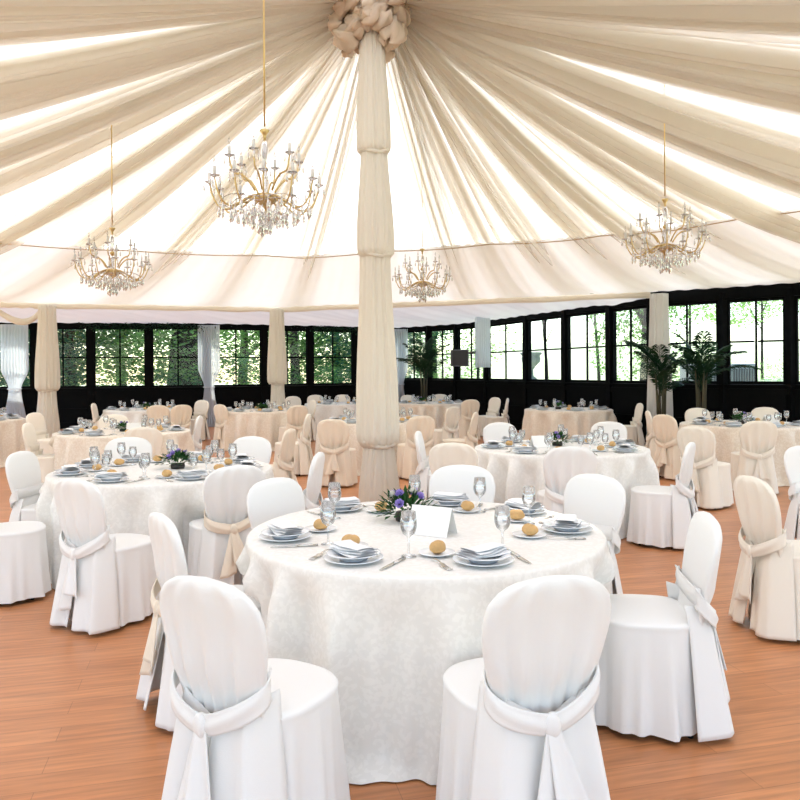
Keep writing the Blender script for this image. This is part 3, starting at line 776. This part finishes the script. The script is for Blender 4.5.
# ---------------------------------------------------------------- chandeliers
def drop_mesh(s=1):
    return MB().lathe([(.0,.0),(.004*s,-.004*s),(.0015,-.010*s),(.006*s,-.022*s),(.009*s,-.034*s),(.005*s,-.044*s),(.0,-.050*s)],6)
def pcopy(src,parent,loc,rz=0,sc=1):
    c=src.copy(); C.objects.link(c); c.parent=parent; c.location=loc; c.rotation_euler=(0,0,rz); c.scale=(sc,)*3; return c
def make_chandelier():
    r=empty('crystal_chandelier')
    MB().tube([(0,0,.42),(0,0,2.3)],.008,6).build('hanging_chain',M['gold'],r)
    MB().lathe([(.0,.40),(.012,.40),(.016,.385),(.038,.395),(.040,.390),(.02,.37),(.012,.35),(.012,.33)],20).build('top_crown',M['gold'],r)
    MB().lathe([(.012,.33),(.03,.30),(.035,.25),(.018,.20),(.013,.16)],20).build('glass_stem',M['crystal'],r)
    MB().lathe([(.013,.16),(.028,.15),(.028,.135),(.013,.125)],20).build('brass_collar',M['gold'],r)
    MB().lathe([(.013,.125),(.032,.09),(.036,.05),(.02,.0),(.05,-.02)],20).build('glass_vase',M['crystal'],r)
    MB().lathe([(.0,-.01),(.06,-.015),(.095,-.035),(.085,-.06),(.045,-.085),(.015,-.10),(.0,-.115)],24).build('hub',M['gold'],r)
    dm=drop_mesh(1.7).build('crystal_drop',M['crystal'],r); dm.location=(0,0,-.12)
    protoA=[]
    def arm(R,zt,z0,low,pr):
        pts=[]
        for i in range(15):
            t=i/14
            if low: x=.07+(R-.07)*sm(t)*.55+(R-.07)*t*.45; z=z0+ .02*sin(PI*2*t)-.10*sin(PI*t)**1.0*(t+.3)+(zt-z0)*t**4
            else: x=.06+.05*sin(PI*t)+(R-.06)*t**1.2*(1)+.02; z=z0+(zt-z0)*t+.03*sin(2*PI*t)
            pts.append((x,0,z))
        xe=pts[-1][0]; pts[-1]=(xe,0,zt)
        a=MB().tube(pts,[.008-.002*i/14 for i in range(15)],8).build('arm',M['gold'],pr)
        MB().lathe([(.0,.0),(.014,.0),(.036,.010),(.039,.014),(.036,.013),(.012,.006),(.0,.006)],16,(xe,0,zt)).build('drip_pan',M['bulb'],a)
        MB().lathe([(.0,.008),(.013,.008),(.013,.07),(.0,.073)],12,(xe,0,zt)).build('candle_sleeve',M['candle'],a)
        MB().lathe([(.0,.078),(.006,.080),(.010,.095),(.007,.115),(.0,.135)],10,(xe,0,zt)).build('bulb',M['bulb'],a)
        for k in range(3):
            an=k*PI*2/3+.4; pcopy(dm,a,(xe+.045*cos(an),.045*sin(an),zt+.012),0,.8)
        return a
    a1=arm(.43,.04,-.03,True,r); a2=arm(.26,.20,.0,False,r)
    for a,n,off in((a1,12,.15),(a2,6,.4)):
        ch=kids(a)
        for k in range(n):
            if k==0: a.rotation_euler=(0,0,off); continue
            b=a.copy(); C.objects.link(b); b.rotation_euler=(0,0,off+2*PI*k/n)
            for c in ch: cc=c.copy(); C.objects.link(cc); cc.parent=b
    for rad,n,z,sc in((.10,10,-.085,1.3),(.17,16,-.105,1.3),(.27,22,-.10,1.2),(.05,7,-.15,1.5),(.36,22,-.085,1.0)):
        for k in range(n):
            a=2*PI*k/n+rad*9; pcopy(dm,r,(rad*cos(a),rad*sin(a),z+.012*sin(5*a)),0,sc)
    for rad,z in((.10,-.055),(.27,-.095),(.36,-.085)):
        MB().tube([(rad*cos(a),rad*sin(a),z+.012*sin(5*a)+.004) for a in [2*PI*i/40 for i in range(40)]],.003,5,closed=True).build('bead_ring',M['crystal'],r)
    return r
chp=make_chandelier()
for i,(px,d,z,lab) in enumerate([(266,5.85,2.93,'largest looking crystal chandelier, nearest us, left of the centre pole'),(113,9.1,2.80,'crystal chandelier farthest left, over the left tables'),
        (666,8.3,2.93,'crystal chandelier at the right side of the tent'),(423,11.6,2.93,'farthest and smallest looking crystal chandelier, just right of the pole')]):
    o=chp if i==0 else copy_tree(chp)
    o.location=((px-400)/F*d,d,z+.02); o.rotation_euler=(0,0,i*.3); o.scale=(.98,.98,1.22); tag(o,lab,'chandelier','crystal chandeliers round the centre pole')
# trim each chain so it ends at the roof
# ---------------------------------------------------------------- palms
def palm(x,y,h,spread,seed,lab,nf=13):
    q=random.Random(seed); r=empty('potted_palm',(x,y,0)); tag(r,lab,'potted plant','potted palms by the window wall')
    MB().lathe([(.0,0),(.15,0),(.20,.36),(.215,.37),(.20,.40),(.18,.38),(.0,.37)],24).build('pot',M['pot'],r)
    st=MB()
    for k in range(4):
        a=k*1.6; st.tube([(.05*cos(a),.05*sin(a),.37),(.07*cos(a),.07*sin(a),h*.45),(.10*cos(a),.10*sin(a),h*.62)],[.028,.022,.012],8)
    st.build('stem',M['stem'],r)
    for k in range(nf):
        a=2.4*k+q.uniform(-.3,.3); L=spread*q.uniform(.8,1.15); e0=q.uniform(.55,1.45); z0=h*(.45+.2*q.random()); m=MB(); pts=[]
        for i in range(15):
            t=i/14; rr=L*t*cos(e0)+.25*L*t*t; z=z0+L*sin(e0)*t*1.05-.42*L*t*t*t*(1.2-.5*e0)
            pts.append(Vector((rr*cos(a),rr*sin(a),z)))
        m.tube(pts,[.008*(1-.8*i/14)+.001 for i in range(15)],5)
        for i in range(3,29):
            t=i/29*14; j=min(13,int(t)); c=pts[j].lerp(pts[j+1],t-j); td=(pts[j+1]-pts[j]).normalized(); sd=td.cross(Vector((0,0,1))).normalized()
            ll=.30*sin(PI*min(1,.12+t/14*.88))**.7*spread
            for s in(-1,1):
                dr=(sd*s+td*.8+Vector((0,0,q.uniform(-.05,.25)))).normalized(); wv=td*.016; tip=c+dr*ll+Vector((0,0,-.25*ll)); mid=c+dr*ll*.5+Vector((0,0,.02)); b=len(m.v)
                m.v+=[tuple(c-wv*.4),tuple(c+wv*.4),tuple(mid+wv),tuple(mid-wv),tuple(tip)]; m.f+=[(b,b+1,b+2,b+3),(b+3,b+2,b+4)]
        m.build('frond',M['palm'],r)
    return r
palm((424-400)/F*20.3,20.3,2.6,1.15,1,'dark potted palm against the far corner windows right of the centre pole')
palm((661-400)/F*13.2,13.2,2.35,.85,2,'bushy potted palm beside the right wrapped column')
palm((701-400)/F*12.75,12.75,2.45,.85,3,'potted palm with reaching fronds right of the wrapped column palm')
# ivy above the left windows
q=random.Random(8); iv=MB()
for i in range(1500):
    px=q.choice([q.gauss(165,24),q.gauss(335,12),q.gauss(120,14)]); px=min(372,max(85,px)); x,y=wallpt(px); c=Vector((x,y-.3+q.uniform(-.1,.1),2.86+q.gauss(0,.05)-.05*abs(q.gauss(0,1)))); d=Vector((q.uniform(-1,1),q.uniform(-1,.2),q.uniform(-1,.4))).normalized(); s=d.cross(Vector((0,0,1))).normalized()*.025; b=len(iv.v)
    iv.v+=[tuple(c),tuple(c+d*.04+s),tuple(c+d*.085),tuple(c+d*.04-s)]; iv.f.append((b,b+1,b+2,b+3))
tag(iv.build('ivy_garland',M['palm']),'dark trailing greenery along the top of the left windows','greenery')
# ---------------------------------------------------------------- outdoors
def tree_mesh(seed,n,blobs,size):
    q=random.Random(seed); m=MB()
    bl=[(Vector((q.uniform(-1.1,1.1),q.uniform(-.9,.9),q.uniform(-1.3,1.3)))*1.0,q.uniform(.6,1.1)) for _ in range(blobs)]
    for i in range(n):
        c,R=q.choice(bl); v=Vector((q.gauss(0,1),q.gauss(0,1),q.gauss(0,1))).normalized()*R*q.uniform(.5,1)**.5; p=c+v
        d=Vector((q.uniform(-1,1),q.uniform(-1,1),q.uniform(-1,.5))).normalized(); s=d.cross(Vector((q.random(),q.random(),1))).normalized()*size*.42; b=len(m.v)
        m.v+=[tuple(p),tuple(p+d*size*.5+s),tuple(p+d*size),tuple(p+d*size*.5-s)]; m.f.append((b,b+1,b+2,b+3))
    return m
crowns={}
def tree(x,y,h,w,kind,lab,seed,trunk=.18,zc=.62,n=5200,nm='garden_tree'):
    r=empty(nm,(x,y,-.06)); tag(r,lab,'tree','trees in the garden outside')
    key=(kind,seed%3,n)
    if key not in crowns:
        o=tree_mesh(seed%3+50,n,13,.075).build('crown',M[kind],r); crowns[key]=o
    else: o=crowns[key].copy(); C.objects.link(o); o.parent=r
    o.location=(0,0,h*zc); o.scale=(w/2.0,w/2.0,h*(1-zc)/2.0); o.rotation_euler=(0,0,seed)
    t=MB(); q=random.Random(seed); lx=q.uniform(-.2,.2)
    t.tube([(0,0,0),(lx*.3,0,h*.25),(lx,0,h*.5),(lx*1.2,.1,h*.8)],[trunk*1.25,trunk,trunk*.8,trunk*.3],12)
    for k in range(5):
        a=k*1.3+seed; z=h*(.35+.08*k); t.tube([(lx*.7,0,z),(lx+.5*w*.3*cos(a),.4*w*.3*sin(a),z+h*.1),(lx+w*.32*cos(a),w*.3*sin(a),z+h*.22)],[trunk*.4,trunk*.28,trunk*.1],8)
    t.build('trunk',M['bark'],r); return r
def X(px,d): return (px-400)/F*d
TD=[(-60,29,6,5,'ever',1),(18,28,5.2,4.2,'tree',2),(72,27,5.6,4.4,'ever',3),(122,30,6.0,4.6,'tree2',4),(185,27,6.4,4.4,'tree',5),(242,31,6.2,5,'tree2',6),(296,29,5.4,4.2,'tree',7),(338,31,6.2,4.4,'tree2',8),(395,29,5.8,3.6,'ever',9),(432,32,6.2,4.2,'tree2',10)]
TL=['dark evergreen tree outside, farthest left','leafy tree outside behind the left voile curtain','dark evergreen outside the first windows right of the left column','sunlit pale green tree outside the left windows',
 'big tree with thick dark trunk outside the left windows','sunlit tree outside behind the middle voile curtain','leafy tree outside by the second wrapped column','sunlit tree outside just left of the pole','dark evergreen outside just right of the pole','sunlit tree outside behind the far corner palm']
for (px,d,h,w,k,sd),lb in zip(TD,TL): tree(X(px,d),d,h,w,k,lb,sd,trunk=.62 if sd==5 else .2,zc=.56,n={'ever':11000,'tree':8500,'tree2':7000}[k])
for i,(px,d,h,w,k,zc,lb) in enumerate([(478,29,6.8,2.6,'tree2',.72,'airy tree outside right of the far corner'),(548,30,7.4,2.8,'tree2',.74,'airy tree outside over the stone urn'),(600,27,6.8,2.2,'tree2',.74,'thin-leaved tree outside the bright windows'),
     (650,22,6.2,2.2,'tree',.58,'tree with dark trunk outside behind the right column'),(690,30,8.5,3.6,'tree2',.68,'pale tree outside behind the palms'),(762,34,9.5,4.6,'tree2',.66,'broad pale tree outside the rightmost windows')]):
    tree(X(px,d),d,h,w,k,lb,30+i,trunk=.06 if i!=3 else .3,zc=zc,n=2600 if i in(0,1,2) else 5200)
def shrub(px,d,h,w,kind,sd,lab):
    r=tree_mesh(sd%3+50,3600,13,.07); o=r.build('garden_shrub',M[kind]); o.location=(X(px,d),d,h*.48); o.scale=(w/3.2,w/3.2,h/4.6); tag(o,lab,'shrub','shrubs in the garden outside')
for i,(px,d,h,w,k,lb) in enumerate([(-10,24.5,2.4,3.4,'ever','dark shrub outside low in the far left window'),(58,24.5,2.2,3,'ever','dark shrub outside right of the left column'),(110,25,1.9,2.6,'tree','shrub outside under the pale green tree'),(165,24.6,2.3,3,'ever','dark shrub outside beside the thick trunk'),
   (250,25,2.3,3.2,'ever','dark shrub outside right of the middle voile curtain'),(300,25.4,2.2,2.6,'tree','shrub outside right of the second column'),(338,26,2.4,2.6,'ever','dark shrub outside just left of the pole'),(415,27,2.4,3,'ever','dark shrub outside behind the corner palm'),
   (772,17.5,2.35,1.5,'tree','upright leafy shrub outside the rightmost full window'),(702,22,2.6,2.4,'tree2','sunny shrub outside behind the grey units')]):
    shrub(px,d,h,w,k,60+i,lb)
# stone urn
u=empty('garden_urn',(X(531,23.5),23.5,-.06)); tag(u,'stone urn on a pedestal on the bright lawn outside','urn')
MB().lathe([(.0,1.25),(.20,1.25),(.20,1.33),(.08,1.42),(.07,1.62),(.16,1.74),(.28,1.86),(.30,1.98),(.27,2.04),(.34,2.12),(.33,2.16),(.0,2.10)],28).build('bowl',M['stone'],u)
m=MB(); m.box((0,0,.1),(.6,.6,.2)); m.box((0,0,.65),(.36,.36,.9)); m.box((0,0,1.18),(.5,.5,.16)); m.build('pedestal',M['stone'],u,smooth=False,bevel=.02)
# air conditioning units
for px,d,w,lb in((702,16.2,.75,'grey louvred outdoor unit outside, behind the palms'),(738,16.0,.55,'plain grey outdoor unit outside, right of the louvred one')):
    r=empty('outdoor_unit',(X(px,d),d,-.06)); tag(r,lb,'air conditioner'); MB().box((0,0,.86),(w,.6,1.70)).build('casing',M['grey'],r,smooth=False,bevel=.02)
    m=MB()
    for k in range(9): m.box((-w*.4+w*.1*k,-.31,1.0),(.02,.02,1.2))
    m.build('louvre',M['spkb'],r,smooth=False)

# ---------------------------------------------------------------- light & camera
w=bpy.data.worlds.new('World'); S.world=w; w.use_nodes=True; n=w.node_tree; bg=n.nodes['Background']
sk=n.nodes.new('ShaderNodeTexSky'); sk.sky_type='NISHITA'; sk.sun_disc=False; sk.sun_elevation=math.radians(52); sk.sun_rotation=math.radians(-20); sk.air_density=1; sk.dust_density=1.0; sk.ozone_density=1
n.links.new(sk.outputs[0],bg.inputs[0]); bg.inputs[1].default_value=.52
sl=bpy.data.lights.new('sun','SUN'); sl.energy=9; sl.angle=math.radians(3); sl.color=(1,.92,.81); so=bpy.data.objects.new('sun',sl); C.objects.link(so)
so.rotation_euler=(math.radians(-36),math.radians(-10),0)
cd=bpy.data.cameras.new('camera'); co=bpy.data.objects.new('camera',cd); C.objects.link(co); S.camera=co
cd.sensor_width=36; cd.lens=F/800*36; cd.shift_y=-(400-HY)/800
mt=Matrix((RT,UP,-Vector((0,1,0)))).transposed().to_4x4(); mt.translation=CAM; co.matrix_world=mt
cd.clip_end=300
S.view_settings.view_transform='Standard'; S.view_settings.look='None'; S.view_settings.gamma=1; S.view_settings.exposure=.1
